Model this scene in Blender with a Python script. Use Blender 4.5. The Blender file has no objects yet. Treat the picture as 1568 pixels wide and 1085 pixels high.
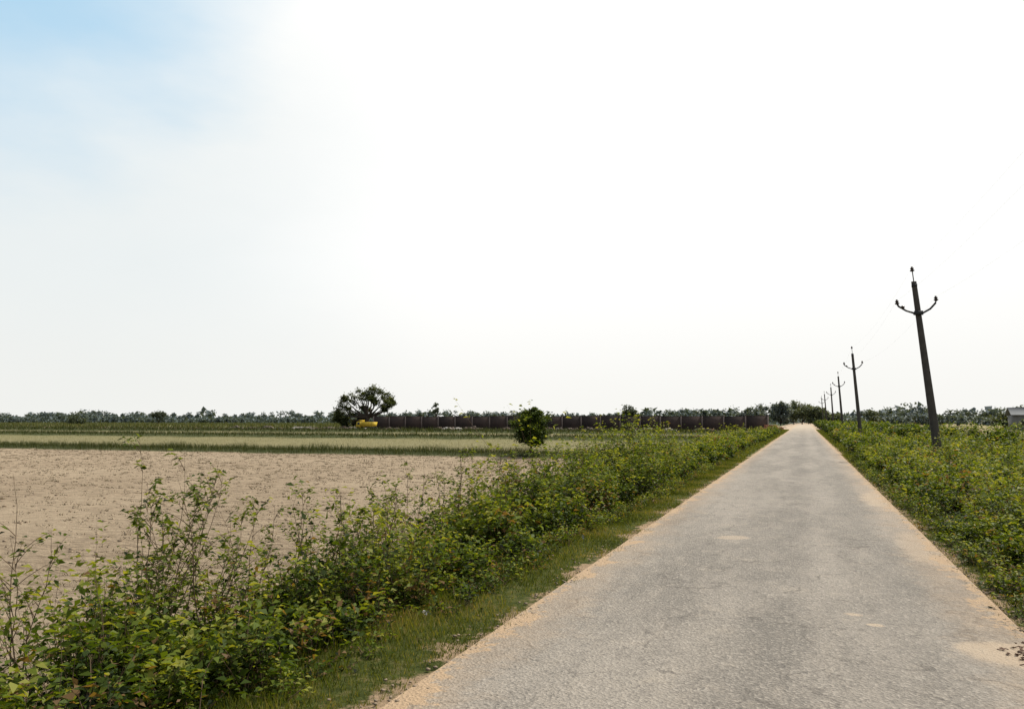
import bpy, math, random
import numpy as np
from mathutils import Vector, Matrix
R = np.random.default_rng(11)
random.seed(5)
scene = bpy.context.scene
COL = scene.collection

# ---------------------------------------------------------------- node helpers
class NT:
    def __init__(s, name, world=False):
        if world:
            s.o = bpy.data.worlds.new(name)
        else:
            s.o = bpy.data.materials.new(name)
        s.o.use_nodes = True
        s.t = s.o.node_tree
        s.t.nodes.clear()
    def n(s, typ, **kw):
        nd = s.t.nodes.new(typ)
        for k, v in kw.items():
            setattr(nd, k, v)
        return nd
    def link(s, a, b): s.t.links.new(a, b)
    def inp(s, sock, v):
        if isinstance(v, bpy.types.NodeSocket): s.link(v, sock)
        elif v is not None:
            if isinstance(v, (tuple, list)) and len(v) == 3 and sock.type == 'RGBA': v = (*v, 1)
            sock.default_value = v
    def math(s, op, a, b=None, c=None, clamp=False):
        nd = s.n('ShaderNodeMath', operation=op, use_clamp=clamp)
        s.inp(nd.inputs[0], a)
        if b is not None: s.inp(nd.inputs[1], b)
        if c is not None: s.inp(nd.inputs[2], c)
        return nd.outputs[0]
    def noise(s, scale, vec=None, detail=4, rough=.55, dist=0):
        nd = s.n('ShaderNodeTexNoise')
        nd.inputs['Scale'].default_value = scale
        nd.inputs['Detail'].default_value = detail
        nd.inputs['Roughness'].default_value = rough
        nd.inputs['Distortion'].default_value = dist
        if vec is not None: s.link(vec, nd.inputs['Vector'])
        return nd.outputs['Fac']
    def step(s, v, a, b, lo=0., hi=1.):
        nd = s.n('ShaderNodeMapRange', interpolation_type='SMOOTHSTEP')
        s.inp(nd.inputs['Value'], v)
        nd.inputs['From Min'].default_value = a
        nd.inputs['From Max'].default_value = b
        nd.inputs['To Min'].default_value = lo
        nd.inputs['To Max'].default_value = hi
        return nd.outputs['Result']
    def mix(s, f, a, b, bt='MIX'):
        nd = s.n('ShaderNodeMix', data_type='RGBA', blend_type=bt)
        s.inp(nd.inputs[0], f); s.inp(nd.inputs[6], a); s.inp(nd.inputs[7], b)
        return nd.outputs[2]
    def ramp(s, f, stops, interp='LINEAR'):
        nd = s.n('ShaderNodeValToRGB')
        cr = nd.color_ramp; cr.interpolation = interp
        while len(cr.elements) < len(stops): cr.elements.new(0.5)
        for e, (p, c) in zip(cr.elements, sorted(stops)):
            e.position = p
            e.color = (*c, 1)
        s.inp(nd.inputs[0], f)
        return nd.outputs[0]
    def scaled(s, vec, sc):
        nd = s.n('ShaderNodeMapping'); s.link(vec, nd.inputs[0]); nd.inputs['Scale'].default_value = sc
        return nd.outputs[0]
    def bump(s, h, strength=.5, dist=.02):
        nd = s.n('ShaderNodeBump'); nd.inputs['Strength'].default_value = strength
        nd.inputs['Distance'].default_value = dist; s.link(h, nd.inputs['Height'])
        return nd.outputs[0]
    def out(s, col, rough=.9, normal=None, spec=.2, metal=0.):
        b = s.n('ShaderNodeBsdfPrincipled'); o = s.n('ShaderNodeOutputMaterial')
        s.inp(b.inputs['Base Color'], col); s.inp(b.inputs['Roughness'], rough)
        b.inputs['Specular IOR Level'].default_value = spec
        b.inputs['Metallic'].default_value = metal
        if normal is not None: s.link(normal, b.inputs['Normal'])
        s.link(b.outputs[0], o.inputs[0])
        return s.o

def pos(m):
    g = m.n('ShaderNodeNewGeometry'); sp = m.n('ShaderNodeSeparateXYZ')
    m.link(g.outputs['Position'], sp.inputs[0])
    return g.outputs['Position'], sp.outputs[0], sp.outputs[1], sp.outputs[2]

def simple(name, c, var=.25, scale=6, rough=.85, metal=0., bump=.2):
    m = NT(name); P, X, Y, Z = pos(m)
    f = m.noise(scale, P, 5)
    col = m.mix(f, tuple(v * (1 - var) for v in c), tuple(v * (1 + var) for v in c))
    return m.out(col, rough, m.bump(f, bump, .02), metal=metal)

def leafmat(name, stops, transl=.35, rough=.55):
    m = NT(name)
    a = m.n('ShaderNodeAttribute', attribute_name='tint')
    col = m.ramp(a.outputs['Fac'], stops)
    b = m.n('ShaderNodeBsdfPrincipled'); m.link(col, b.inputs['Base Color'])
    b.inputs['Roughness'].default_value = rough
    b.inputs['Specular IOR Level'].default_value = .12
    t = m.n('ShaderNodeBsdfTranslucent')
    c2 = m.mix(1.0, col, (1.6, 1.45, .4), 'MULTIPLY'); m.link(c2, t.inputs[0])
    x = m.n('ShaderNodeMixShader'); x.inputs[0].default_value = transl
    m.link(b.outputs[0], x.inputs[1]); m.link(t.outputs[0], x.inputs[2])
    o = m.n('ShaderNodeOutputMaterial'); m.link(x.outputs[0], o.inputs[0])
    return m.o

# ---------------------------------------------------------------- geometry accumulators
class Acc:
    def __init__(s): s.v = []; s.f = []; s.t = []; s.m = []; s.n = 0
    def add(s, v, f, tint, mi=0):
        v = np.asarray(v, float).reshape(-1, 3); f = np.asarray(f, int).reshape(-1, 4)
        s.v.append(v); s.f.append(f + s.n); s.n += len(v)
        s.t.append(np.broadcast_to(np.asarray(tint, float), (len(f),)).copy())
        s.m.append(np.full(len(f), mi))
    def build(s, name, mats, parent=None, smooth=False):
        v = np.concatenate(s.v); f = np.concatenate(s.f); t = np.concatenate(s.t); mi = np.concatenate(s.m)
        me = bpy.data.meshes.new(name)
        me.vertices.add(len(v)); me.vertices.foreach_set('co', v.ravel())
        me.loops.add(f.size); me.loops.foreach_set('vertex_index', f.ravel().astype(np.int32))
        me.polygons.add(len(f))
        me.polygons.foreach_set('loop_start', np.arange(0, f.size, 4, dtype=np.int32))
        me.polygons.foreach_set('material_index', mi.astype(np.int32))
        me.update(calc_edges=True)
        at = me.attributes.new('tint', 'FLOAT', 'FACE'); at.data.foreach_set('value', t.astype(np.float32))
        if smooth: me.polygons.foreach_set('use_smooth', np.ones(len(f), bool))
        for m in mats: me.materials.append(m)
        ob = bpy.data.objects.new(name, me); COL.objects.link(ob)
        if parent: ob.parent = parent
        return ob

def nrm(a): return a / (np.linalg.norm(a, axis=-1, keepdims=True) + 1e-9)

def leaves(acc, p, d, L, W, tint, mi=0, fold=.25):
    p = p.reshape(-1, 3); d = nrm(d.reshape(-1, 3)); N = len(p)
    L = np.broadcast_to(L, (N,)).reshape(-1, 1); W = np.broadcast_to(W, (N,)).reshape(-1, 1)
    up = nrm(np.array([0, 0, 1.]) + R.normal(0, .45, (N, 3)))
    s = nrm(np.cross(d, up)); nn = np.cross(s, d)
    k = R.uniform(.3, .5, (N, 1))
    a = p; c = p + d * L - nn * L * .12
    b = p + d * L * k + s * W * .5 + nn * W * fold
    e = p + d * L * k - s * W * .5 + nn * W * fold
    v = np.stack([a, b, c, e], 1)
    f = np.arange(N * 4).reshape(N, 4)
    acc.add(v, f, tint, mi)

def tubes(acc, P, rad, sides=3, tint=.5, mi=0):
    """P (S,K,3), rad (S,K)"""
    P = np.asarray(P, float); S, K, _ = P.shape; rad = np.broadcast_to(rad, (S, K))
    T = nrm(np.gradient(P, axis=1))
    ref = np.where(np.abs(T[..., 2:3]) > .9, np.array([1., 0, 0]), np.array([0, 0, 1.]))
    U = nrm(np.cross(T, ref)); V = np.cross(T, U)
    an = np.arange(sides) * 2 * math.pi / sides
    ring = P[:, :, None] + rad[:, :, None, None] * (np.cos(an)[None, None, :, None] * U[:, :, None] + np.sin(an)[None, None, :, None] * V[:, :, None])
    idx = np.arange(S * K * sides).reshape(S, K, sides)
    a = idx[:, :-1]; b = idx[:, 1:]
    f = np.stack([a, np.roll(a, -1, 2), np.roll(b, -1, 2), b], -1)
    acc.add(ring, f, tint, mi)

def boxes(acc, c, h, rot=None, tint=.5, mi=0, jit=0.):
    """c (N,3) centres, h (N,3) half sizes"""
    c = np.atleast_2d(c).astype(float); N = len(c); h = np.broadcast_to(h, (N, 3))
    sg = np.array([[-1, -1, -1], [1, -1, -1], [1, 1, -1], [-1, 1, -1], [-1, -1, 1], [1, -1, 1], [1, 1, 1], [-1, 1, 1]], float)
    v = sg[None] * h[:, None]
    if jit: v = v * (1 + R.uniform(-jit, jit, v.shape))
    if rot is not None:
        r = np.broadcast_to(rot, (N,)); co, si = np.cos(r)[:, None], np.sin(r)[:, None]
        v = np.stack([v[..., 0] * co - v[..., 1] * si, v[..., 0] * si + v[..., 1] * co, v[..., 2]], -1)
    v = v + c[:, None]
    q = np.array([[0, 3, 2, 1], [4, 5, 6, 7], [0, 1, 5, 4], [1, 2, 6, 5], [2, 3, 7, 6], [3, 0, 4, 7]])
    f = (np.arange(N) * 8)[:, None, None] + q[None]
    acc.add(v, f, np.repeat(np.broadcast_to(tint, (N,)), 6), mi)

def sm(x, a, b):
    t = np.clip((x - a) / (b - a), 0, 1); return t * t * (3 - 2 * t)

def wob(x, y, s=1.):
    return (np.sin(x * 1.3 * s + 1.7 * np.sin(y * .9 * s)) + np.sin(y * 1.7 * s + 2.1 * np.sin(x * .8 * s + 1)) + np.sin((x + y) * 2.9 * s + 3) * .5) / 2.5

def zg(x, y):
    x = np.asarray(x, float); y = np.asarray(y, float)
    z = -.012 - .42 * sm(-x, 2.9, 5.4) - .32 * sm(x, 1.9, 4.6)
    off = sm(-x, 2.25, 2.8) + sm(x, 1.5, 2.0)
    z = z + off * (wob(x, y, 2.2) * .02 + wob(x, y, .5) * .02)
    fl = sm(-x, 7, 9)
    for y0, w, h in ((41, 1.2, .22), (79, 2, .3), (116, 2.5, .3)):
        z = z + fl * h * np.exp(-((y - y0) / w) ** 2)
    return z

# ---------------------------------------------------------------- ground
def grid(name, xs, ys, zf, mat):
    Xg, Yg = np.meshgrid(xs, ys, indexing='ij'); Zg = zf(Xg, Yg)
    a = Acc(); nx, ny = Xg.shape
    id_ = np.arange(nx * ny).reshape(nx, ny)
    f = np.stack([id_[:-1, :-1], id_[1:, :-1], id_[1:, 1:], id_[:-1, 1:]], -1)
    a.add(np.stack([Xg, Yg, Zg], -1), f, .5)
    return a.build(name, [mat], smooth=True)

SAND = (.37, .265, .17)
m = NT('ground_soil'); P, X, Y, Z = pos(m)
nA = m.noise(1.6, P, 6, .65); nB = m.noise(7, P, 6, .7); nC = m.noise(.15, P, 3); nD = m.noise(30, P, 5, .7); nE = m.noise(.7, P, 3)
xj = m.math('ADD', X, m.math('MULTIPLY', m.math('SUBTRACT', nA, .5), .9))
xj = m.math('ADD', xj, m.math('MULTIPLY', m.math('SUBTRACT', nB, .5), .65))
xj = m.math('ADD', xj, m.math('MULTIPLY', m.math('SUBTRACT', nE, .5), .6))
sand = m.mix(nD, tuple(c * .6 for c in SAND), tuple(c * 1.35 for c in SAND))
verge = m.ramp(nB, [(.3, (.035, .045, .012)), (.5, (.07, .085, .022)), (.63, (.13, .12, .045)), (.72, (.22, .16, .09))])
fv = m.scaled(P, (1, 2.6, 1))
nF = m.noise(2.2, fv, 8, .72); nF2 = m.noise(7, fv, 6, .75); nG = m.noise(.8, m.scaled(P, (1, 3.5, 1)), 5, .65)
field = m.mix(m.step(nF, .36, .62), (.21, .16, .108), (.375, .295, .205))
field = m.mix(m.step(nG, .52, .66, 0, .6), field, (.185, .14, .095))
field = m.mix(m.step(nF2, .52, .64, 0, .9), field, (.12, .088, .06))
field = m.mix(m.step(nC, .4, .65, 0, .45), field, (.40, .32, .225))
col = m.mix(m.step(xj, -2.42, -2.27), verge, sand)
col = m.mix(m.step(xj, -5.0, -5.6), col, field)
# strips of farmland beyond the first bund
yj = m.math('ADD', Y, m.math('MULTIPLY', m.math('SUBTRACT', m.noise(.12, P, 4), .5), 9))
yr = m.math('DIVIDE', yj, 400.)
G1 = (.045, .055, .02); ST = (.22, .195, .105); ST2 = (.20, .18, .09)
bands = m.ramp(yr, [(0, G1), (.112, G1), (.117, ST), (.185, ST2), (.19, G1), (.205, G1), (.21, (.25, .2, .125)), (.275, ST),
                    (.28, G1), (.30, (.06, .07, .03)), (.31, (.2, .16, .1)), (.37, (.11, .075, .05)), (.42, (.08, .05, .035)), (.46, (.10, .10, .045)),
                    (.5, (.15, .15, .06)), (.75, (.10, .11, .05)), (.95, (.07, .085, .06))])
bands = m.mix(m.step(nA, .35, .7, 0, .5), bands, (.09, .09, .045))
edge = m.math('ADD', Y, m.math('MULTIPLY', m.math('SUBTRACT', nA, .5), 1.5))
fy = m.math('MULTIPLY', m.step(edge, 39.0, 39.8), m.step(xj, -5.5, -7.5))
col = m.mix(fy, col, bands)
# right hand side
rg = m.ramp(nB, [(.3, (.03, .04, .012)), (.6, (.07, .08, .025)), (.75, (.15, .12, .065))])
col = m.mix(m.step(xj, 1.55, 1.7), col, rg)
rf = m.mix(nA, (.2, .18, .08), (.3, .24, .14))
col = m.mix(m.math('MULTIPLY', m.step(xj, 13, 15), m.step(Y, 25, 30)), col, rf)
# dusty area far down the road
dust = m.math('MULTIPLY', m.step(Y, 105, 140), m.math('MULTIPLY', m.step(xj, -8, -6), m.step(xj, 4, 2.5)))
col = m.mix(dust, col, (.42, .33, .24))
h = m.math('ADD', m.math('MULTIPLY', nF, .7), m.math('ADD', m.math('MULTIPLY', nF2, .6), m.math('MULTIPLY', nD, .3)))
gmat = m.out(col, .95, m.bump(h, 1., .09), .05)
xs = np.concatenate([[-4000, -2000, -1000, -600, -400, -280], np.arange(-200, -60, 8), np.arange(-60, -12, 1.), np.arange(-12, -1.8, .12),
                     np.arange(-1.8, 1.2, .5), np.arange(1.2, 8, .15), np.arange(8, 60, 2), [70, 100, 150, 250, 400, 800, 2000, 4000]])
ys = np.concatenate([[-600, -200, -100, -50], np.arange(-30, 0, 1.), np.arange(0, 25, .15), np.arange(25, 60, .4), np.arange(60, 180, 1.5), np.arange(180, 500, 20), [600, 900, 1500, 2500, 4500]])
grid('ground', xs, ys, zg, gmat)

# ---------------------------------------------------------------- road
m = NT('dusty_asphalt'); P, X, Y, Z = pos(m)
n1 = m.noise(.55, m.scaled(P, (1.6, .3, 1)), 6, .6); n2 = m.noise(4, m.scaled(P, (1, .35, 1)), 7, .72); n3 = m.noise(60, P, 4, .75); n4 = m.noise(2.0, P, 8, .75); n5 = m.noise(1.1, P, 4, .6)
vor = m.n('ShaderNodeTexVoronoi'); m.link(P, vor.inputs['Vector']); vor.inputs['Scale'].default_value = 50
vcol = m.n('ShaderNodeSeparateColor'); m.link(vor.outputs['Color'], vcol.inputs[0])
base = m.mix(m.step(n1, .36, .64), (.165, .15, .13), (.26, .233, .2))
base = m.mix(m.step(n2, .45, .7, 0, .5), base, (.30, .262, .218))
base = m.mix(m.step(n2, .48, .3, 0, .45), base, (.135, .122, .107))
base = m.mix(m.step(n4, .54, .66, 0, .45), base, (.33, .285, .23))
# darker freshly worn strip winding along the middle
wv = m.math('ADD', X, m.math('MULTIPLY', m.math('SUBTRACT', m.noise(.22, P, 3), .5), 1.3))
cx = m.math('ABSOLUTE', m.math('ADD', wv, .25))
base = m.mix(m.math('MULTIPLY', m.step(cx, .42, .05, 0, .55), m.step(n5, .35, .55)), base, (.125, .115, .102))
cx2 = m.math('ABSOLUTE', m.math('SUBTRACT', wv, .75))
base = m.mix(m.step(cx2, .3, .02, 0, .3), base, (.13, .12, .106))
# individual stones of the worn surface
base = m.mix(m.step(vcol.outputs[0], .6, .98, 0, .4), base, (.40, .36, .31))
base = m.mix(m.step(vcol.outputs[1], .72, .99, 0, .45), base, (.08, .074, .068))
base = m.mix(m.step(n3, .48, .72, 0, .4), base, (.38, .33, .275))
base = m.mix(m.step(n3, .48, .3, 0, .5), base, (.09, .083, .075))
# hairline cracks
vc = m.n('ShaderNodeTexVoronoi'); vc.feature = 'DISTANCE_TO_EDGE'
dv = m.n('ShaderNodeVectorMath', operation='ADD'); m.link(m.scaled(P, (1, .8, 1)), dv.inputs[0])
nv = m.n('ShaderNodeTexNoise'); m.link(P, nv.inputs['Vector']); nv.inputs['Scale'].default_value = 3; nv.inputs['Detail'].default_value = 5
sv_ = m.n('ShaderNodeVectorMath', operation='SCALE'); m.link(nv.outputs['Color'], sv_.inputs[0]); sv_.inputs['Scale'].default_value = .55
m.link(sv_.outputs[0], dv.inputs[1]); m.link(dv.outputs[0], vc.inputs['Vector']); vc.inputs['Scale'].default_value = 1.1
crk = m.math('MULTIPLY', m.step(vc.outputs['Distance'], .022, .004), m.step(n4, .42, .58))
base = m.mix(m.math('MULTIPLY', crk, .5), base, (.07, .062, .055))
# sandy patches
def patch(cx_, cy, rx, ry, f, am=4.5):
    dx = m.math('DIVIDE', m.math('SUBTRACT', X, cx_), rx); dy = m.math('DIVIDE', m.math('SUBTRACT', Y, cy), ry)
    d = m.math('ADD', m.math('MULTIPLY', dx, dx), m.math('MULTIPLY', dy, dy))
    d = m.math('ADD', d, m.math('MULTIPLY', m.math('SUBTRACT', n4, .5), am))
    return m.step(d, 1.3, .4, 0, f)
for a in ((1.25, 6.3, .33, .34, .85), (-.95, 11.0, .2, .22, .6), (.32, 7.05, .09, .06, .9), (.46, 6.75, .07, .05, .9), (1.4, 17.5, .4, 2, .7), (1.35, 11, .3, 1.5, .5)):
    base = m.mix(patch(*a), base, (.39, .315, .235))
# sand creeping in from the edges
nn_ = m.math('ADD', m.math('MULTIPLY', m.math('SUBTRACT', n4, .5), 1.05), m.math('MULTIPLY', m.math('SUBTRACT', m.noise(14, P, 5, .7), .5), .45))
nn_ = m.math('ADD', nn_, m.math('MULTIPLY', m.math('SUBTRACT', n5, .5), .45))
ed = m.math('ADD', m.math('ABSOLUTE', m.math('ADD', X, .38)), nn_)
sand = m.mix(n3, tuple(c * .65 for c in SAND), tuple(c * 1.35 for c in SAND))
base = m.mix(m.step(ed, 1.2, 1.75, 0, .3), base, sand)
base = m.mix(m.step(ed, 1.73, 1.81), base, sand)
base = m.mix(m.step(Y, 60, 190, 0, .9), base, (.40, .33, .25))
hh = m.math('ADD', m.math('MULTIPLY', vor.outputs['Distance'], .9), m.math('ADD', n3, m.math('MULTIPLY', n4, 2.)))
rmat = m.out(base, .85, m.bump(hh, .8, .014), .15)
rx = np.linspace(-2.26, 1.5, 20); ry = np.concatenate([np.arange(-30, 40, .5), np.arange(40, 300, 5)])
grid('road', rx, ry, lambda x, y: .004 + .035 * (1 - ((x + .38) / 1.88) ** 2) + .006 * wob(x, y, 1.2) * (1 - ((x + .38) / 1.88) ** 2), rmat)

# ---------------------------------------------------------------- materials for plants
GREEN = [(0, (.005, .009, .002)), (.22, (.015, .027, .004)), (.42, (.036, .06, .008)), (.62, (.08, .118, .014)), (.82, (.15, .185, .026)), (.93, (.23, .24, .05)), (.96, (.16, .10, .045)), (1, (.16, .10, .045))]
mleaf = leafmat('shrub_leaves', GREEN, .42)
mgrass = leafmat('grass_blades', [(0, (.025, .036, .006)), (.4, (.075, .098, .015)), (.7, (.15, .155, .036)), (1, (.28, .21, .10))], .38)
mcrop = leafmat('crop_grass', [(0, (.03, .04, .012)), (.4, (.065, .078, .024)), (.7, (.12, .125, .045)), (1, (.25, .21, .12))], .2)
mstem = simple('stems', (.13, .09, .055), .3, 30)
mbark = simple('bark', (.055, .043, .032), .3, 8)
mstraw = leafmat('dry_stubble', [(0, (.04, .03, .018)), (.5, (.10, .075, .045)), (1, (.22, .165, .10))], .15)
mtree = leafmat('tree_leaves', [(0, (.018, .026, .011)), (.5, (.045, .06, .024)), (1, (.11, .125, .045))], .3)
mmid = leafmat('haze_tinted_leaves', [(0, (.055, .07, .052)), (.5, (.085, .105, .072)), (1, (.13, .15, .09))], .2)  # leaf colours paled to stand in for haze at middle distance
mfar = leafmat('haze_tinted_far_leaves', [(0, (.08, .105, .112)), (.5, (.11, .14, .145)), (1, (.155, .18, .175))], .15)  # aerial haze painted into the leaves as a paler, bluish colour

def shrubs(acc, x, y, H, nst, M, leaf, spread=.35, t0=.15, jit=.07, stemr=.005, tone=None, dry=.0):
    """x,y,H arrays of shrubs."""
    x = np.asarray(x, float); y = np.asarray(y, float); H = np.broadcast_to(H, x.shape)
    S = len(x) * nst
    bx = np.repeat(x, nst) + R.normal(0, .06, S); by = np.repeat(y, nst) + R.normal(0, .06, S)
    bz = zg(bx, by) - .02
    h = np.repeat(H, nst) * R.uniform(.4, 1.1, S)
    az = R.uniform(0, 2 * math.pi, S); sp = R.uniform(.1, 1, S) * spread * np.repeat(H, nst) * 1.3
    tn = (R.uniform(.05, .9, len(x)) if tone is None else np.broadcast_to(tone, x.shape))
    tn = np.repeat(tn, nst)
    dr = np.repeat(R.uniform(0, 1, len(x)) < dry, nst)
    K = 6; t = np.linspace(0, 1, K)
    ph = R.uniform(0, 6.28, (S, 1)); amp = R.uniform(.01, .05, (S, 1)) * h[:, None]
    def at(t, sel=None):
        hx = bx[:, None] + np.cos(az)[:, None] * sp[:, None] * t ** 1.2 + amp * np.sin(t * 7 + ph)
        hy = by[:, None] + np.sin(az)[:, None] * sp[:, None] * t ** 1.2 + amp * np.cos(t * 6 + ph)
        hz = bz[:, None] + h[:, None] * (t - .12 * t * t)
        return np.stack([hx, hy, hz], -1)
    tubes(acc, at(np.broadcast_to(t, (S, K))), stemr * (1.1 - t)[None, :] * R.uniform(.7, 1.3, (S, 1)), 3, .5, 1)
    tl = t0 + (1 - t0) * R.uniform(0, 1, (S, M)) ** .8
    p = at(tl)
    off = R.normal(0, 1, (S, M, 3)) * jit * (1.2 - .75 * tl[..., None])
    p = p + off; p[..., 2] = np.maximum(p[..., 2], bz[:, None] + .03)
    d = R.normal(0, 1, (S, M, 3)); d[..., 2] = R.uniform(-.35, .7, (S, M))
    L = leaf * R.uniform(.5, 1.4, (S, M))
    rel = tl * (h / np.repeat(H, nst))[:, None]          # shade painted into the leaf tint: dark low and inside, light at shoot tips
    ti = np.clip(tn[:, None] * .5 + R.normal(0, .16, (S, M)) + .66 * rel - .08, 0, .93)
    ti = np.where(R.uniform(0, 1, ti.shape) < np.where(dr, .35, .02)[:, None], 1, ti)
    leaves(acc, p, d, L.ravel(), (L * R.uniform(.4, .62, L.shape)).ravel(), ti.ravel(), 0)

def scatter(n, x0, x1, y0, y1): return R.uniform(x0, x1, n), R.uniform(y0, y1, n)

# ---- left roadside shrubs
A = Acc()
def ragged(n): return R.uniform(.5, 1.15, n) * np.where(R.uniform(0, 1, n) < .16, 1.55, 1)
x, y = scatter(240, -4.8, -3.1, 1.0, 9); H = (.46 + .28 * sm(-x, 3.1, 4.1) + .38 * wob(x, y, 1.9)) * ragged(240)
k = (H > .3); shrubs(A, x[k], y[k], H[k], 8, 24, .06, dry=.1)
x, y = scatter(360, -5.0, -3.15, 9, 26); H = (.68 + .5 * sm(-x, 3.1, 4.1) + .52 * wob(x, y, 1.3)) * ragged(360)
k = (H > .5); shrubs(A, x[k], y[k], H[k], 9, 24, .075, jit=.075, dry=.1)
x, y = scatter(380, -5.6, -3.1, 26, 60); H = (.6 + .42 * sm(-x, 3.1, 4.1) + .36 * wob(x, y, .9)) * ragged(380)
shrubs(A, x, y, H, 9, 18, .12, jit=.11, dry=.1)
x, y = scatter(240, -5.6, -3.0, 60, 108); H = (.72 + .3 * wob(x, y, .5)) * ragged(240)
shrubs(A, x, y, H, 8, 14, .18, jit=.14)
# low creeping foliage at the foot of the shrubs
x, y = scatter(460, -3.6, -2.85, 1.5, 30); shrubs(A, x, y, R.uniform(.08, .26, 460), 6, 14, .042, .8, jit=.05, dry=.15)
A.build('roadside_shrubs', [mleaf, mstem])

# ---- tall sparse weeds rising out of the left hand shrubs
def weeds(acc, x, y, H, leaf=.055, nb=10, M=12):
    for xi, yi, hi in zip(x, y, H):
        b = np.array([xi, yi, float(zg(xi, yi))])
        for s_ in range(3):
            lean = R.normal(0, .13, 2); tt = np.linspace(0, 1, 8); hh_ = hi * R.uniform(.7, 1.05)
            main = b + np.stack([lean[0] * hh_ * tt + .02 * np.sin(tt * 9 + s_), lean[1] * hh_ * tt + .02 * np.cos(tt * 8), hh_ * tt], -1)
            tubes(acc, main[None], (.007 * (1.15 - tt))[None], 4, .5, 1)
            fr = R.uniform(.25, .98, nb); st = np.stack([np.interp(fr, tt, main[:, i]) for i in range(3)], -1)
            az = R.uniform(0, 6.28, nb); ln = R.uniform(.12, .38, nb) * (1.25 - fr) * hi
            dd = np.stack([np.cos(az), np.sin(az), R.uniform(.5, 1.3, nb)], -1); dd = nrm(dd)
            u = np.linspace(0, 1, 5)
            br = st[:, None] + dd[:, None] * ln[:, None, None] * u[None, :, None]
            br[..., 2] += (ln[:, None] * .12 * np.sin(u * 3))
            tubes(acc, br, .003 * (1.2 - u)[None], 3, .5, 1)
            uu = R.uniform(.3, 1.05, (nb, M))
            p = st[:, None] + dd[:, None] * (ln[:, None] * uu)[..., None] + R.normal(0, .012, (nb, M, 3))
            d = R.normal(0, 1, (nb, M, 3)); d[..., 2] = R.uniform(-.5, .5, (nb, M))
            L = leaf * R.uniform(.5, 1.2, nb * M)
            leaves(acc, p, d, L, L * .5, np.clip(R.normal(.6, .2, nb * M), 0, .93), 0)
A = Acc()
wx = [-4.65, -4.9, -4.4, -4.85, -4.3, -4.6, -4.9, -4.1, -4.5, -4.6, -4.3, -4.9, -4.7, -4.2, -4.6, -4.3, -4.5, -4.8, -5.0, -4.1, -4.9, -4.55, -4.7]
wy = [3.1, 3.85, 4.5, 4.85, 4.95, 5.3, 6.2, 7.3, 7.8, 8.9, 9.6, 10.4, 12.0, 11.2, 14, 15.6, 17.3, 13, 7.0, 6.3, 16, 4.7, 5.0]
wh = [1.3, 1.6, 1.75, 1.8, 1.5, 1.5, 1.4, 1.25, 1.45, 1.4, 1.5, 1.6, 1.5, 1.5, 1.6, 1.7, 1.8, 1.6, 1.3, 1.2, 1.8, 1.7, 1.75]
weeds(A, wx, wy, wh, nb=9, M=10)
A.build('tall_weeds', [mleaf, mstem])

A = Acc()
x, y = np.array([-4.5, -4.3, -4.9, -4.3, -4.7, -4.1, -4.6]), np.array([19.2, 20.4, 20.8, 22.2, 18.0, 23.5, 16.6])
shrubs(A, x, y, np.array([2.1, 2.35, 2.1, 1.9, 1.8, 1.8, 1.6]), 22, 60, .08, .26, .1, .12, .009, .45)
A.build('roadside_bush', [mleaf, mstem])

# ---- right roadside shrubs
A = Acc()
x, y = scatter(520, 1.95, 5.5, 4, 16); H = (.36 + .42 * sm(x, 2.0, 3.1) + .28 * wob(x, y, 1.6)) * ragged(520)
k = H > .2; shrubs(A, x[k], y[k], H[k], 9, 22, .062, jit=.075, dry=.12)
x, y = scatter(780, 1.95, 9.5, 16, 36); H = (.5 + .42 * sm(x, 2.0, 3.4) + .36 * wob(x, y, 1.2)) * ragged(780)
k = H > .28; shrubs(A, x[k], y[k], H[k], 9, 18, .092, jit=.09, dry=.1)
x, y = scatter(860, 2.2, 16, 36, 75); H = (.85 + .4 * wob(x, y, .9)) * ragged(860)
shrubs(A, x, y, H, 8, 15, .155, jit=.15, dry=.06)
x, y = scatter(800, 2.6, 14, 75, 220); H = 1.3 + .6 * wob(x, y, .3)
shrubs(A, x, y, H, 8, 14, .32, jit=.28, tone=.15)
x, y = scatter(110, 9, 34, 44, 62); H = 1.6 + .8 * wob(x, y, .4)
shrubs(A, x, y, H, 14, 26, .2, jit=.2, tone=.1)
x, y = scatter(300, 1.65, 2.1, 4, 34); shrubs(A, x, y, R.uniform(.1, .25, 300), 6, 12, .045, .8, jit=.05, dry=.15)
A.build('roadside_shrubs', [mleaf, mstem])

# ---------------------------------------------------------------- grass
def blades(acc, x, y, h, w, tint, lean=.45):
    n = len(x); z = zg(x, y); az = R.uniform(0, 6.28, n); h = np.broadcast_to(h, (n,)) * R.uniform(.5, 1.2, n)
    b = np.stack([x, y, z - .01], -1)
    s = np.stack([np.cos(az), np.sin(az), 0 * az], -1) * np.broadcast_to(w, (n,))[:, None]
    la = R.uniform(0, 6.28, n)
    tip = b + np.stack([np.cos(la) * lean * h, np.sin(la) * lean * h, h], -1) * R.uniform(.7, 1, (n, 1))
    v = np.stack([b - s, b + s, tip + s * .15, tip - s * .15], 1)
    acc.add(v, np.arange(n * 4).reshape(n, 4), tint)
A = Acc()
n = 90000; y = 2 + 33 * R.uniform(0, 1, n) ** 1.5
edge_w = .18 * wob(y * 2, y, 1.) + .1 * wob(y * 7, y, 1)
x = -2.22 + edge_w - 1.2 * R.uniform(0, 1, n) ** .85
dens = wob(x * 3, y * 1.2, 1.3); k = ((dens + R.normal(0, .5, n) - 1.3 * sm(x - edge_w, -2.5, -2.2)) > -.8) & (x < -2.05)
x, y = x[k], y[k]
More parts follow.
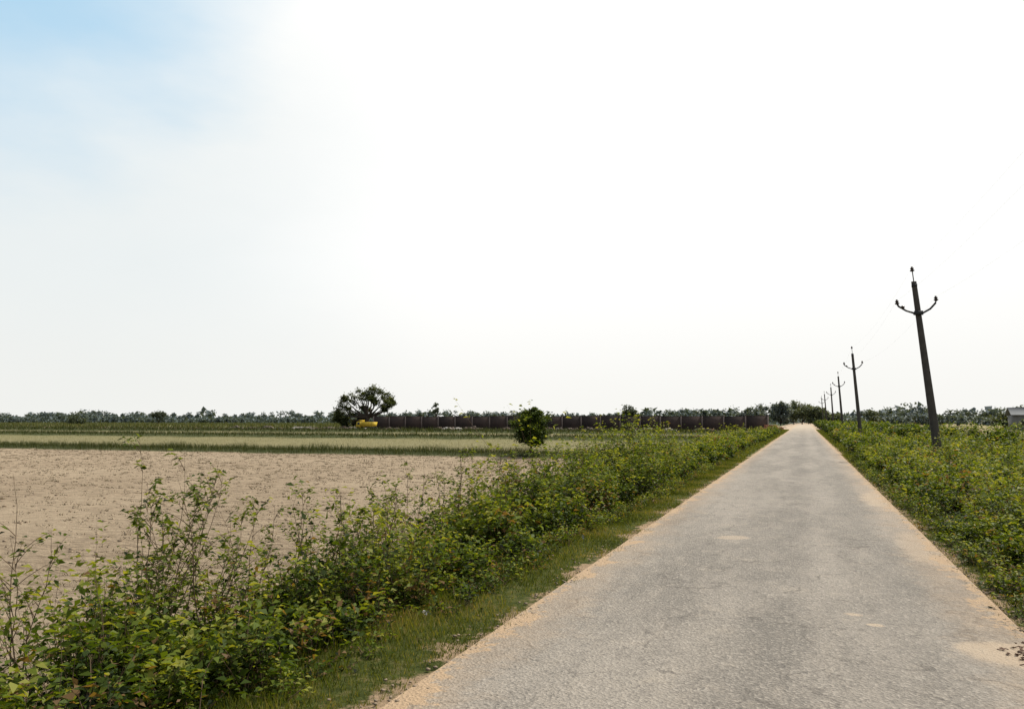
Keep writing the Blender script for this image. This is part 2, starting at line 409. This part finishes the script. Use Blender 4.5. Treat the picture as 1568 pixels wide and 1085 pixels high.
blades(A, x, y, .03 + .035 * R.uniform(0, 1, len(x)) + .035 * sm(-x, 2.5, 3.1), .003 + .00022 * y, np.clip(.42 + .3 * wob(x, y, 1.5) + R.normal(0, .22, len(x)), 0, 1))
n = 32000; y = 4 + 36 * R.uniform(0, 1, n) ** 1.4; x = 1.40 + .7 * R.uniform(0, 1, n) + .16 * wob(y, y, 1.3) + .07 * wob(y * 5, y, 1.3)
k = x > 1.32; x, y = x[k], y[k]
blades(A, x, y, .035 + .05 * sm(x, 1.5, 1.9), .003 + .0002 * y, np.clip(.42 + R.normal(0, .24, len(x)), 0, 1))
# long distance verge
n = 16000; y = R.uniform(34, 135, n); x = np.where(R.uniform(0, 1, n) < .5, R.uniform(-3.6, -2.4, n), R.uniform(1.6, 2.7, n))
blades(A, x, y, .14, .02, np.clip(.45 + R.normal(0, .2, n), 0, 1))
A.build('grass_verge', [mgrass])
# grass on bunds and strips
A = Acc()
n = 30000; x = R.uniform(-110, -7, n); y = 41 + R.normal(0, .75, n)
blades(A, x, y, .38 + .15 * wob(x, y, .8), .012, np.clip(.26 + R.normal(0, .2, n), 0, 1))
n = 16000; x = R.uniform(-160, -8, n); y = 79 + R.normal(0, 1.4, n)
blades(A, x, y, .45, .03, np.clip(.26 + R.normal(0, .2, n), 0, 1))
n = 14000; x = R.uniform(-240, -9, n); y = 116 + R.normal(0, 2, n)
blades(A, x, y, .6, .06, np.clip(.25 + R.normal(0, .2, n), 0, 1))
n = 14000; x = R.uniform(-120, -8, n); y = R.uniform(43, 78, n)
blades(A, x, y, .12, .014, np.clip(.78 + R.normal(0, .2, n), 0, 1))
n = 26000; x = R.uniform(-420, -60, n); y = R.uniform(150, 330, n)
blades(A, x, y, 1.0, .12, np.clip(.5 + .2 * wob(x * .05, y * .2) + R.normal(0, .15, n), 0, 1))
# straggling weeds out in the bare field beside the shrubs
n = 9000; y = R.uniform(2, 38, n); x = -5.3 - np.abs(R.normal(0, .7, n)); k = wob(x, y, 1.7) > .1
blades(A, x[k], y[k], .16, .006, np.clip(.5 + R.normal(0, .25, k.sum()), 0, 1), .7)
A.build('field_grass', [mcrop])
# stubble in the ploughed field
A = Acc()
n = 7500; cy = 3 + 37 * R.uniform(0, 1, n) ** .8; cx_ = -5.7 - 60 * R.uniform(0, 1, n) ** 1.4
cy = np.where(R.uniform(0, 1, n) < .6, np.round(cy / .8) * .8 + R.normal(0, .16, n), cy)
k = np.repeat(np.arange(n), 9)
x = cx_[k] + R.normal(0, .07, len(k)); y = cy[k] + R.normal(0, .03, len(k))
blades(A, x, y, .055, .006 + .0002 * y, np.clip(.3 + R.normal(0, .25, len(k)), 0, 1), .9)
A.build('field_stubble', [mstraw])
# clods
A = Acc()
n = 9000; y = 1 + 39 * R.uniform(0, 1, n) ** .9; x = -5.5 - 45 * R.uniform(0, 1, n) ** 1.5
s = R.uniform(.006, .026, n) * R.uniform(.6, 1.3, n)
boxes(A, np.stack([x, y, zg(x, y) + s * .1], -1), np.stack([s * 1.3, s, s * .6], -1), R.uniform(0, 3, n), R.uniform(0, 1, n), 0, .45)
A.build('field_clods', [simple('soil_clods', (.26, .2, .137), .3, 5)])
# crumbs along the road edges
A = Acc()
n = 2600; y = 3 + 27 * R.uniform(0, 1, n) ** 1.5; x = np.where(R.uniform(0, 1, n) < .5, -2.15 + R.normal(0, .16, n), 1.4 + R.normal(0, .14, n))
s = R.uniform(.002, .009, n)
boxes(A, np.stack([x, y, np.maximum(zg(x, y), -.005) + s * .5 + .004], -1), np.stack([s * 1.3, s, s * .7], -1), R.uniform(0, 3, n), .5, 0, .45)
A.build('roadside_stones', [simple('stones', (.22, .17, .12), .4, 20)])
# dry leaf and twig debris at the right hand road edge
A = Acc()
n = 16; c0 = np.stack([1.38 + R.normal(0, .08, n), 6.35 + R.normal(0, .12, n), np.full(n, .018)], -1); a_ = R.uniform(-.9, .9, n); l_ = R.uniform(.03, .11, n)
dd = np.stack([np.cos(a_), np.sin(a_), R.uniform(-.02, .08, n)], -1)
tubes(A, c0[:, None] + dd[:, None] * l_[:, None, None] * np.linspace(-.5, .5, 4)[None, :, None] + R.normal(0, .005, (n, 4, 3)), .0035, 4)
n = 36; leaves(A, np.stack([1.38 + R.normal(0, .1, n), 6.35 + R.normal(0, .14, n), R.uniform(.015, .03, n)], -1), R.normal(0, 1, (n, 3)) * [1, 1, .15], .04, .022, .5)
A.build('dry_debris', [simple('dead_leaf', (.11, .065, .045), .3, 20)])
# litter
A = Acc()
for (lx, ly) in ((-2.95, 5.9), (-3.0, 16), (-2.8, 10.2)):
    p = np.array([[lx, ly, float(zg(lx, ly)) + .05]]).repeat(5, 0) + R.normal(0, .01, (5, 3))
    leaves(A, p, R.normal(0, 1, (5, 3)), .04, .03, .5)
A.build('litter', [simple('white_plastic', (.5, .5, .48), .1, 10, .4)])

# ---------------------------------------------------------------- trees
def tree(name, loc, clumps, leaf, per, trunk_r, fork, mat=None, sub=9, tint=.45, spread=.36, lobes=True):
    """clumps: (dx,dy,dz,r)"""
    root = bpy.data.objects.new(name, None); COL.objects.link(root)
    lx, ly = loc; lz = float(zg(lx, ly)); o = np.array([lx, ly, lz])
    A = Acc(); t = np.linspace(0, 1, 8)
    fk = o + np.array(fork)
    trunk = o + (fk - o) * t[:, None] + np.stack([.12 * trunk_r * np.sin(t * 6), .1 * trunk_r * np.cos(t * 5), 0 * t], -1)
    trunk[0, 2] -= .1
    tubes(A, trunk[None], (trunk_r * (1.35 - .6 * t ** .6))[None], 10)
    B = Acc()
    for (dx, dy, dz, r) in clumps:
        c = o + np.array([dx, dy, dz])
        mid = fk * .5 + c * .5 + np.array([R.normal(0, .1), R.normal(0, .1), -.12]) * np.linalg.norm(c - fk)
        q = ((1 - t)[:, None] ** 2) * fk + (2 * t * (1 - t))[:, None] * mid + (t ** 2)[:, None] * c
        q += R.normal(0, .015, q.shape) * np.linalg.norm(c - fk) * np.sin(t * math.pi)[:, None]
        tubes(A, q[None], (trunk_r * (.5 * (1 - t) + .07))[None], 6)
        subs = nrm(R.normal(0, 1, (sub, 3))) * r * R.uniform(.35, 1.0, (sub, 1)) * np.array([1, 1, .75])
        for s_ in subs:
            u = np.linspace(0, 1, 4)[:, None]
            tubes(A, (c + (s_ * u))[None], (trunk_r * .07 * (1.2 - u[:, 0]))[None], 3)
        k = R.integers(0, sub, per)
        p = c + subs[k] + R.normal(0, 1, (per, 3)) * r * spread * np.array([1, 1, .62]) * R.uniform(.4, 1, (per, 1))
        d = R.normal(0, 1, (per, 3)); L = leaf * R.uniform(.5, 1.3, per)
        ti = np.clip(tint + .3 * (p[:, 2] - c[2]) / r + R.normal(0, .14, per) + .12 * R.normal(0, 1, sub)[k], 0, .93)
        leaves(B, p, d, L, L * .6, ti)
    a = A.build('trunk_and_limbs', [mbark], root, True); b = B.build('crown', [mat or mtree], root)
    return root

S = .156
def cl(lst, dyr=14): return [(a * S, R.uniform(-dyr, dyr) * S, b * S, r * S) for a, b, r in lst]
# big spreading tree beyond the end of the wall
tree('spreading_tree', (-94, 157), cl([(-38, 14, 9), (-41, 24, 9), (-32, 34, 12), (-21, 44, 12), (-7, 52, 12), (8, 55, 11), (22, 51, 11), (33, 44, 10), (42, 36, 8),
     (-25, 22, 10), (-12, 33, 10), (4, 43, 10), (18, 41, 8), (30, 32, 7), (-32, 10, 8), (39, 28, 6), (-3, 26, 6), (-16, 17, 8), (-30, 44, 7), (0, 47, 9), (-26, 8, 7), (-35, 5, 7), (40, 40, 7)]), .42, 440, .5, (.6, 0, 2.6), spread=.34, tint=.5)
# small round tree at the foot of the first bund
c = []
for i in range(20):
    a = i * 2.4; f_ = i / 19.; hz = .7 + 1.5 * f_; rr = (.28 + .5 * math.sin(math.pi * min(1, .15 + .75 * f_)))* R.uniform(.6, 1.1)
    c.append((math.cos(a) * rr, math.sin(a) * rr, hz, .34 + .05 * R.uniform()))
c += [(0, 0, 2.3, .28), (.2, 0, 2.45, .16), (-.35, .1, 2.3, .2), (.5, 0, 2.25, .16)]
msmall = leafmat('small_tree_leaves', [(0, (.012, .02, .005)), (.4, (.032, .055, .01)), (.8, (.085, .12, .018)), (1, (.15, .19, .035))], .3)
tree('small_tree', (-13.8, 40.0), c, .1, 620, .07, (.02, 0, .5), mat=msmall, sub=7, tint=.42, spread=.45)

def rtree(name, x, y, w, h, mat, leaf, per=120, tint=.5, nc=9, stemf=.3, flat=.5):
    cs = []
    for i in range(nc):
        a = R.uniform(0, 6.28); r = math.sqrt(R.uniform(0, 1)) * w * .34
        top = 1 - .35 * (r / (w * .34)) ** 2
        z = h * (stemf + (top - stemf - .08) * R.uniform(.25, 1))
        cs.append((math.cos(a) * r, math.sin(a) * r, z, w * R.uniform(.14, .22)))
    return tree(name, (x, y), cs, leaf, per, max(.1, h * .025), (0, 0, h * stemf * .8), mat, 6, tint, .4)
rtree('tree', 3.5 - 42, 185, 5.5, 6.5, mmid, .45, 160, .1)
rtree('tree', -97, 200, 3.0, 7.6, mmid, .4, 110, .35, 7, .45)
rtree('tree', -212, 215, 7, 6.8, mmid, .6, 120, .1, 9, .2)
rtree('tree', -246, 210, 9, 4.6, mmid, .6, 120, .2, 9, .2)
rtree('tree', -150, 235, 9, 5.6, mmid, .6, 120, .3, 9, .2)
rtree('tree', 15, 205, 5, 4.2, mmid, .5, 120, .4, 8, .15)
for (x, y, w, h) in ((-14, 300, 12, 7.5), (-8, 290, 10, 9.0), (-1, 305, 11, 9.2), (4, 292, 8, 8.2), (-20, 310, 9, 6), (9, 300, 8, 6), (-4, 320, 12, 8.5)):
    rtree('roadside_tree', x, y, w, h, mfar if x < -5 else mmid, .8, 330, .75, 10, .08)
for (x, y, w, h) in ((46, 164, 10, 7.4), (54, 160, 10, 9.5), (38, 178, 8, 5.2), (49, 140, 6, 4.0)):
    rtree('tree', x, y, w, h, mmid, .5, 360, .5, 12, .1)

# mass of distant trees along the horizon
B = Acc()
def belt(n, x0, x1, y0, y1, hmin, hmax, leaf, per):
    for i in range(n):
        x = R.uniform(x0, x1); y = R.uniform(y0, y1)
        h = hmin + (hmax - hmin) * (.5 + .5 * wob(np.array(x * .035), np.array(y * .01), 1.)) * R.uniform(.45, 1.1)
        w = h * R.uniform(1., 2.0)
        c = np.stack([R.normal(0, w * .22, 7), R.normal(0, w * .22, 7), R.uniform(.25, .78, 7) * h], -1) + np.array([x, y, -.4])
        rr = w * R.uniform(.13, .2, 7)
        k = R.integers(0, 7, per)
        p = c[k] + nrm(R.normal(0, 1, (per, 3))) * (rr[k] * R.uniform(.2, 1.05, per) ** .6)[:, None] * np.array([1, 1, .75])
        p[:, 2] = np.clip(p[:, 2], -.4, None)
        L = leaf * R.uniform(.6, 1.4, per)
        q = 22; pc = np.concatenate([c, c[:, :] * [1, 1, .5], c + [0, 0, -h * .12]]); kk = R.integers(0, len(pc), q)
        tn = .2 + .5 * R.uniform()
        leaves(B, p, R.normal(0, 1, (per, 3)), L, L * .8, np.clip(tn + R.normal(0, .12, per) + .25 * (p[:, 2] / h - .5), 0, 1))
        leaves(B, pc[kk], R.normal(0, 1, (q, 3)), w * .22, w * .2, tn * .5)
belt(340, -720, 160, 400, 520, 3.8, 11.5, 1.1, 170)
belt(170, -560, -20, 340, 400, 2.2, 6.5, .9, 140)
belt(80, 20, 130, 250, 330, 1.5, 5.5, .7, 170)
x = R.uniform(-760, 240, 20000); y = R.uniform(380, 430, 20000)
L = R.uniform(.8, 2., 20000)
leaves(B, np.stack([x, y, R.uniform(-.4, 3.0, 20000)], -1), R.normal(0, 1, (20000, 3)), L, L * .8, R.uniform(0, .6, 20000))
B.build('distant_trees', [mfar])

# ---------------------------------------------------------------- brick boundary wall
root = bpy.data.objects.new('brick_boundary_wall', None); COL.objects.link(root)
m = NT('brickwork'); P, X, Y, Z = pos(m)
cmb = m.n('ShaderNodeCombineXYZ'); m.link(X, cmb.inputs[0]); m.link(Z, cmb.inputs[1])
br = m.n('ShaderNodeTexBrick'); m.link(cmb.outputs[0], br.inputs['Vector'])
br.inputs['Scale'].default_value = 1; br.inputs['Brick Width'].default_value = .24; br.inputs['Row Height'].default_value = .085; br.inputs['Mortar Size'].default_value = .01
br.inputs['Color1'].default_value = (.07, .044, .037, 1); br.inputs['Color2'].default_value = (.048, .033, .029, 1); br.inputs['Mortar'].default_value = (.07, .06, .054, 1)
c_ = m.mix(m.step(m.noise(.35, P, 5), .38, .62, 0, .8), br.outputs['Color'], (.034, .028, .026))
c_ = m.mix(m.step(Z, .6, .1, 0, .4), c_, (.10, .078, .064))
mb = m.out(c_, .9, m.bump(br.outputs['Fac'], .4, .01))
mc = simple('cement_coping', (.05, .04, .037), .3, 3); mp = simple('pier_cement', (.16, .13, .115), .3, 3)
W = Acc(); WP = Acc(); WC = Acc()
x0, x1, yw = -89., -6.4, 152.
n = 21; step = (x1 - x0) / n
for i in range(n):
    xc = x0 + (i + .5) * step; hh_ = 2.75 + R.normal(0, .05)
    boxes(W, [[xc, yw, -.5 + hh_ / 2]], [[step / 2 - .14, .115, hh_ / 2]])
    boxes(WC, [[xc, yw, -.5 + hh_ + .04]], [[step / 2 - .14, .15, .04]])
for i in range(n + 1):
    boxes(WP, [[x0 + i * step, yw, -.5 + 1.44]], [[.137, .16, 1.44]])
    boxes(WC, [[x0 + i * step, yw, -.5 + 2.91]], [[.17, .19, .03]])
W.build('brick_panels', [mb], root); WP.build('piers', [mp], root); WC.build('coping', [mc], root)

# rubble in front of the wall
A = Acc()
for i in range(56):
    hx = R.uniform(-118, -14); hy = R.uniform(139, 148); w = R.uniform(.8, 2.2); nn_b = 40
    p = R.normal(0, 1, (nn_b, 3)) * np.array([w * .5, w * .35, 0]); r = np.hypot(p[:, 0], p[:, 1]) / w
    p[:, 2] = R.uniform(0, 1, nn_b) * np.clip(1 - r, .05, 1) * w * .33
    s = R.uniform(.1, .25, nn_b)
    boxes(A, p + np.array([hx, hy, -.42]), np.stack([s * 1.3, s, s * .8], -1), R.uniform(0, 3, nn_b), R.uniform() ** 1.4, 0, .4)
m = NT('rubble'); at = m.n('ShaderNodeAttribute', attribute_name='tint')
mrub = m.out(m.ramp(at.outputs['Fac'], [(0, (.08, .055, .045)), (.5, (.15, .12, .1)), (.75, (.28, .25, .22)), (1, (.5, .48, .45))]), .9)
A.build('rubble_heaps', [mrub])
# stacked bricks near the end of the wall
A = Acc()
for sx, sy, nx_, ny_, nz_ in ((-4.9, 136, 10, 6, 13), (-3.9, 140, 7, 5, 9), (-5.9, 132, 6, 5, 8)):
    for k in range(nz_):
        gx, gy = np.meshgrid(np.arange(nx_ - k // 4), np.arange(ny_)); gx = gx.ravel(); gy = gy.ravel()
        p = np.stack([sx + (gx - nx_ / 2) * .26 + R.normal(0, .012, len(gx)), sy + gy * .14, -.3 + k * .085 + 0 * gx], -1)
        boxes(A, p, [[.115, .055, .0385]], R.normal(0, .04, len(gx)), R.uniform(0, 1, len(gx)))
m = NT('fired_bricks'); at = m.n('ShaderNodeAttribute', attribute_name='tint')
A.build('brick_stack', [m.out(m.ramp(at.outputs['Fac'], [(0, (.24, .08, .05)), (.6, (.36, .15, .1)), (1, (.45, .27, .2))]), .9)])
# heaps of sand tipped beside the road
A = Acc(); u = np.linspace(-1, 1, 22); U_, V_ = np.meshgrid(u, u, indexing='ij'); ids = np.arange(22 * 22).reshape(22, 22)
f = np.stack([ids[:-1, :-1], ids[1:, :-1], ids[1:, 1:], ids[:-1, 1:]], -1)
for k_, (hx, hy, w, h_) in enumerate(((-5.0, 146, 2.2, 1.1), (-3.6, 158, 1.6, .9), (3.6, 150, 1.5, .8))):
    r_ = np.sqrt(U_ ** 2 + V_ ** 2); zz = h_ * np.clip(1 - r_, 0, 1) ** .85 * (1 + .15 * wob(U_ * 5, V_ * 5)) - .5
    A.add(np.stack([hx + U_ * w, hy + V_ * w, zz], -1), f, .5)
A.build('sand_heaps', [simple('heaped_sand', (.42, .33, .24), .15, 3)], None, True)

# ---------------------------------------------------------------- farm shed far to the right
root = bpy.data.objects.new('farm_shed', None); COL.objects.link(root)
def prism(acc, prof, y0, y1, o, mi=0):
    """side profile quads in x,z extruded along y; prof: list of 4 pts"""
    a = [(o[0] + x, o[1] + y0, o[2] + z) for x, z in prof]; b = [(o[0] + x, o[1] + y1, o[2] + z) for x, z in prof]
    acc.add(a + b, [[0, 1, 2, 3], [7, 6, 5, 4], [0, 4, 5, 1], [1, 5, 6, 2], [2, 6, 7, 3], [3, 7, 4, 0]], .5, mi)
o = (39.5, 168, -.5)
A = Acc(); prism(A, [(-3.6, 0), (3.6, 0), (3.6, 2.9), (-3.6, 2.9)], 0, 4, o)
A.build('walls', [simple('haze_tinted_plaster', (.2, .2, .19), .12, 1.5)], root)  # distance haze is put into the wall colour
A = Acc()
a = [(-4, -.4, 2.92), (4, -.4, 2.92), (4, 2, 4.3), (-4, 2, 4.3)]; b = [(-4, 2, 4.3), (4, 2, 4.3), (4, 4.4, 2.92), (-4, 4.4, 2.92)]
for q in (a, b):
    q = np.array(q) + np.array(o); A.add(np.concatenate([q, q + [0, 0, .08]]), [[0, 1, 2, 3], [4, 5, 6, 7], [0, 4, 5, 1], [1, 5, 6, 2], [2, 6, 7, 3], [3, 7, 4, 0]], .5)
A.build('roof', [simple('grey_sheet_roof', (.12, .13, .14), .15, 1.)], root)
A = Acc(); boxes(A, [[o[0] - 1.8, o[1] - .03, o[2] + 1.6], [o[0] + 2, o[1] - .03, o[2] + 1.6], [o[0] + .2, o[1] - .03, o[2] + 1.05]], [[.5, .02, .45], [.5, .02, .45], [.5, .02, 1.0]])
A.build('door_and_windows', [simple('dark_opening', (.05, .05, .05), .1, 3)], root)

# ---------------------------------------------------------------- yellow tipper truck
myel = simple('yellow_paint', (.5, .36, .04), .15, 3, .5, bump=.05)
mdk = simple('dark_rubber', (.02, .02, .02), .2, 8); mgl = simple('dark_glass', (.03, .04, .05), .1, 2, .1, bump=0)
root = bpy.data.objects.new('tipper_truck', None); COL.objects.link(root)
o = (0, 0, 0); root.location = (-78.5, 131.5, -.42); root.scale = (.8, .8, .8)
A = Acc()
prism(A, [(-2.5, .65), (-1.25, .65), (-1.25, 2.1), (-2.2, 2.1)], -.95, .95, o, 0)
prism(A, [(-1.3, 2.1), (-1.22, 2.1), (-1.1, 2.45), (-1.75, 2.45)], -.9, .9, o, 0)
A.build('cab', [myel], root)
A = Acc(); prism(A, [(-1.05, .95), (2.0, .95), (2.3, 2.0), (-1.05, 2.0)], -1.05, 1.05, o)
for k in range(5): boxes(A, [[o[0] - .8 + k * .7, o[1] - 1.09, o[2] + 1.47]], [[.05, .036, .5]])
A.build('tipper_body', [myel], root)
A = Acc(); boxes(A, [[o[0] - .2, o[1], o[2] + .72]], [[2.3, .4, .09]])
for wx_ in (-1.8, 1.0, 1.9):
    for sy in (-.85, .85):
        yy = np.array([-.16, -.15, .15, .16]) + sy
        tubes(A, np.stack([o[0] + wx_ + 0 * yy, o[1] + yy, o[2] + .45 + 0 * yy], -1)[None], np.array([[.1, .45, .45, .1]]), 18)
A.build('chassis_and_wheels', [mdk], root)
A = Acc(); prism(A, [(-2.4, 1.35), (-2.36, 1.35), (-2.21, 2.0), (-2.25, 2.0)], -.8, .8, o)
boxes(A, [[o[0] - 1.7, o[1] - .96, o[2] + 1.65]], [[.32, .012, .28]])
A.build('windows', [mgl], root)

# ---------------------------------------------------------------- utility poles
mcon = simple('pole_concrete', (.075, .066, .057), .45, 4); msteel = simple('galvanised_steel', (.04, .04, .04), .2, 10, .6, .3)
mins = simple('insulator_porcelain', (.04, .025, .02), .2, 10, .3); mwire = simple('aluminium_wire', (.45, .45, .46), .1, 10, .5, .6)
PX = [5.3, 5.15, 4.55, 4.75, 4.8, 4.7, 4.7]; PY = [-3, 36.6, 75, 114, 152, 191, 230]; LE = [-.3, -.72, -.5, -.42, -.3, -.45, -.3]
tops = []
for px_, py_, le in zip(PX, PY, LE):
    root = bpy.data.objects.new('utility_pole', None); COL.objects.link(root)
    z0 = -.45; H = 8.3; o = np.array([px_, py_, z0])
    def at(z, dx=0, dy=0): return o + np.array([le * z / H + dx, dy, z])
    A = Acc(); n = 12; zz = np.linspace(-.3, H - .45, n)
    ring = []
    for z in zz:
        f = z / H; a = .17 - .08 * f; b = .13 - .05 * f; c_ = .025
        ring += [at(z, dx, dy) for dx, dy in ((-a + c_, -b), (a - c_, -b), (a, -b + c_), (a, b - c_), (a - c_, b), (-a + c_, b), (-a, b - c_), (-a, -b + c_))]
    ids = np.arange(n * 8).reshape(n, 8)
    f = np.stack([ids[:-1], np.roll(ids[:-1], -1, 1), np.roll(ids[1:], -1, 1), ids[1:]], -1)
    A.add(ring, f.reshape(-1, 4), .5)
    l = ids[-1]; A.add(np.array(ring)[l], [[0, 1, 2, 3], [0, 3, 4, 7], [7, 4, 5, 6]], .5)
    A.build('shaft', [mcon], root)
    A = Acc(); zc = H - 1.75
    pts = [(-.76, .36), (-.72, .26), (-.45, .06), (-.16, -.06), (0, -.08), (.16, -.06), (.45, .1), (.68, .34), (.7, .42)]
    arm = np.array([at(zc + b, a, -.14) for a, b in pts]); tubes(A, arm[None], np.full((1, len(pts)), .04), 4)
    boxes(A, [at(zc - .05, 0, -.13)], [[.17, .03, .09]]); boxes(A, [at(zc - .05, 0, .13)], [[.17, .03, .04]])
    pin = np.array([at(H - .6), at(H + .02)]); tubes(A, pin[None], np.full((1, 2), .022), 6)
    boxes(A, [at(H - .62, 0, 0)], [[.1, .1, .06]])
    A.build('crossarm', [msteel], root)
    A = Acc(); ends = []
    for dx, dz, dy in ((-.76, zc + .34, -.14), (.71, zc + .42, -.14), (0, H - .02, 0)):
        prof = [(0, .03), (.02, .085), (.06, .09), (.075, .05), (.1, .05), (.115, .075), (.15, .07), (.165, .035), (.2, .04), (.22, .01)]
        tubes(A, np.array([at(dz + z, dx, dy) for z, r in prof])[None], np.array([[r for z, r in prof]]), 12)
        ends.append(at(dz + .17, dx, dy))
    # strain insulator hanging beside the left end
    tubes(A, np.array([at(zc + .22, -.62, -.2), at(zc + .2, -.6, -.24), at(zc + .19, -.58, -.34), at(zc + .18, -.57, -.38)])[None], np.array([[.01, .07, .07, .01]]), 10)
    A.build('insulators', [mins], root, True)
    tops.append(ends)
A = Acc(); t = np.linspace(0, 1, 24)
for i in range(len(tops) - 1):
    for j in range(3):
        a, b = tops[i][j], tops[i + 1][j]
        q = a + (b - a) * t[:, None]; q[:, 2] -= .55 * 4 * t * (1 - t)
        tubes(A, q[None], np.full((1, 24), .0013), 4)
A.build('power_lines', [mwire])

# ---------------------------------------------------------------- sun, sky, camera
sd = Vector((.42, .62, 0)).normalized(); el = math.radians(52)
sv = Vector((sd.x * math.cos(el), sd.y * math.cos(el), math.sin(el)))
L = bpy.data.lights.new('sun', 'SUN'); L.energy = 5.0; L.angle = math.radians(.55); L.color = (1, .94, .83)
lo = bpy.data.objects.new('sun', L); COL.objects.link(lo); lo.rotation_euler = sv.to_track_quat('Z', 'Y').to_euler(); lo.location = (0, 0, 50)

w = NT('World', True); scene.world = w.o
st = w.n('ShaderNodeTexSky'); st.sky_type = 'NISHITA'; st.sun_disc = False
st.sun_elevation = el; st.sun_rotation = math.atan2(sd.x, sd.y); st.dust_density = 3; st.air_density = 1.2
tc = w.n('ShaderNodeTexCoord'); dirv = tc.outputs['Generated']
def dot(v):
    nd = w.n('ShaderNodeVectorMath', operation='DOT_PRODUCT'); w.link(dirv, nd.inputs[0])
    v = Vector(v).normalized(); nd.inputs[1].default_value = v; return nd.outputs['Value']
nz = w.noise(2.6, w.scaled(dirv, (1, 1, 2.4)), 5, .55)
nzc = w.math('SUBTRACT', nz, .5)
blue = w.step(w.math('ADD', dot((-.78, .40, .56)), w.math('MULTIPLY', nzc, .10)), .91, 1.0)
low = w.step(w.math('ADD', dot((-.9, .5, .12)), w.math('MULTIPLY', nzc, .10)), .80, 1.0)
haze = w.mix(low, (10.4, 10.4, 10.25), (8.3, 8.75, 8.8))
hor = w.n('ShaderNodeSeparateXYZ'); w.link(dirv, hor.inputs[0])
haze = w.mix(w.step(hor.outputs[2], .2, .0, 0, .7), haze, (9.0, 8.9, 8.45))
# the haze glows towards the sun; on the side of the sky away from it the plain sky shows
away = w.step(dot((sd.x, sd.y, .0)), -.12, -.55)
skyblue = w.mix(.8, st.outputs[0], (5.3, 8.0, 10.0))
skyc = w.mix(blue, haze, skyblue)
skyc = w.mix(w.math('MULTIPLY', away, .85), skyc, st.outputs[0])
bg = w.n('ShaderNodeBackground'); w.link(skyc, bg.inputs[0]); bg.inputs[1].default_value = .1
ow = w.n('ShaderNodeOutputWorld'); w.link(bg.outputs[0], ow.inputs[0])

cam = bpy.data.cameras.new('camera'); co = bpy.data.objects.new('camera', cam); COL.objects.link(co)
cam.sensor_width = 36; cam.lens = 27.6; cam.clip_end = 9000; cam.clip_start = .05
co.location = (0, 0, 1.6)
co.rotation_euler = (math.radians(90 + 4.75), 0, math.radians(20.4))
scene.camera = co
scene.view_settings.view_transform = 'Standard'; scene.view_settings.look = 'None'; scene.view_settings.exposure = 0
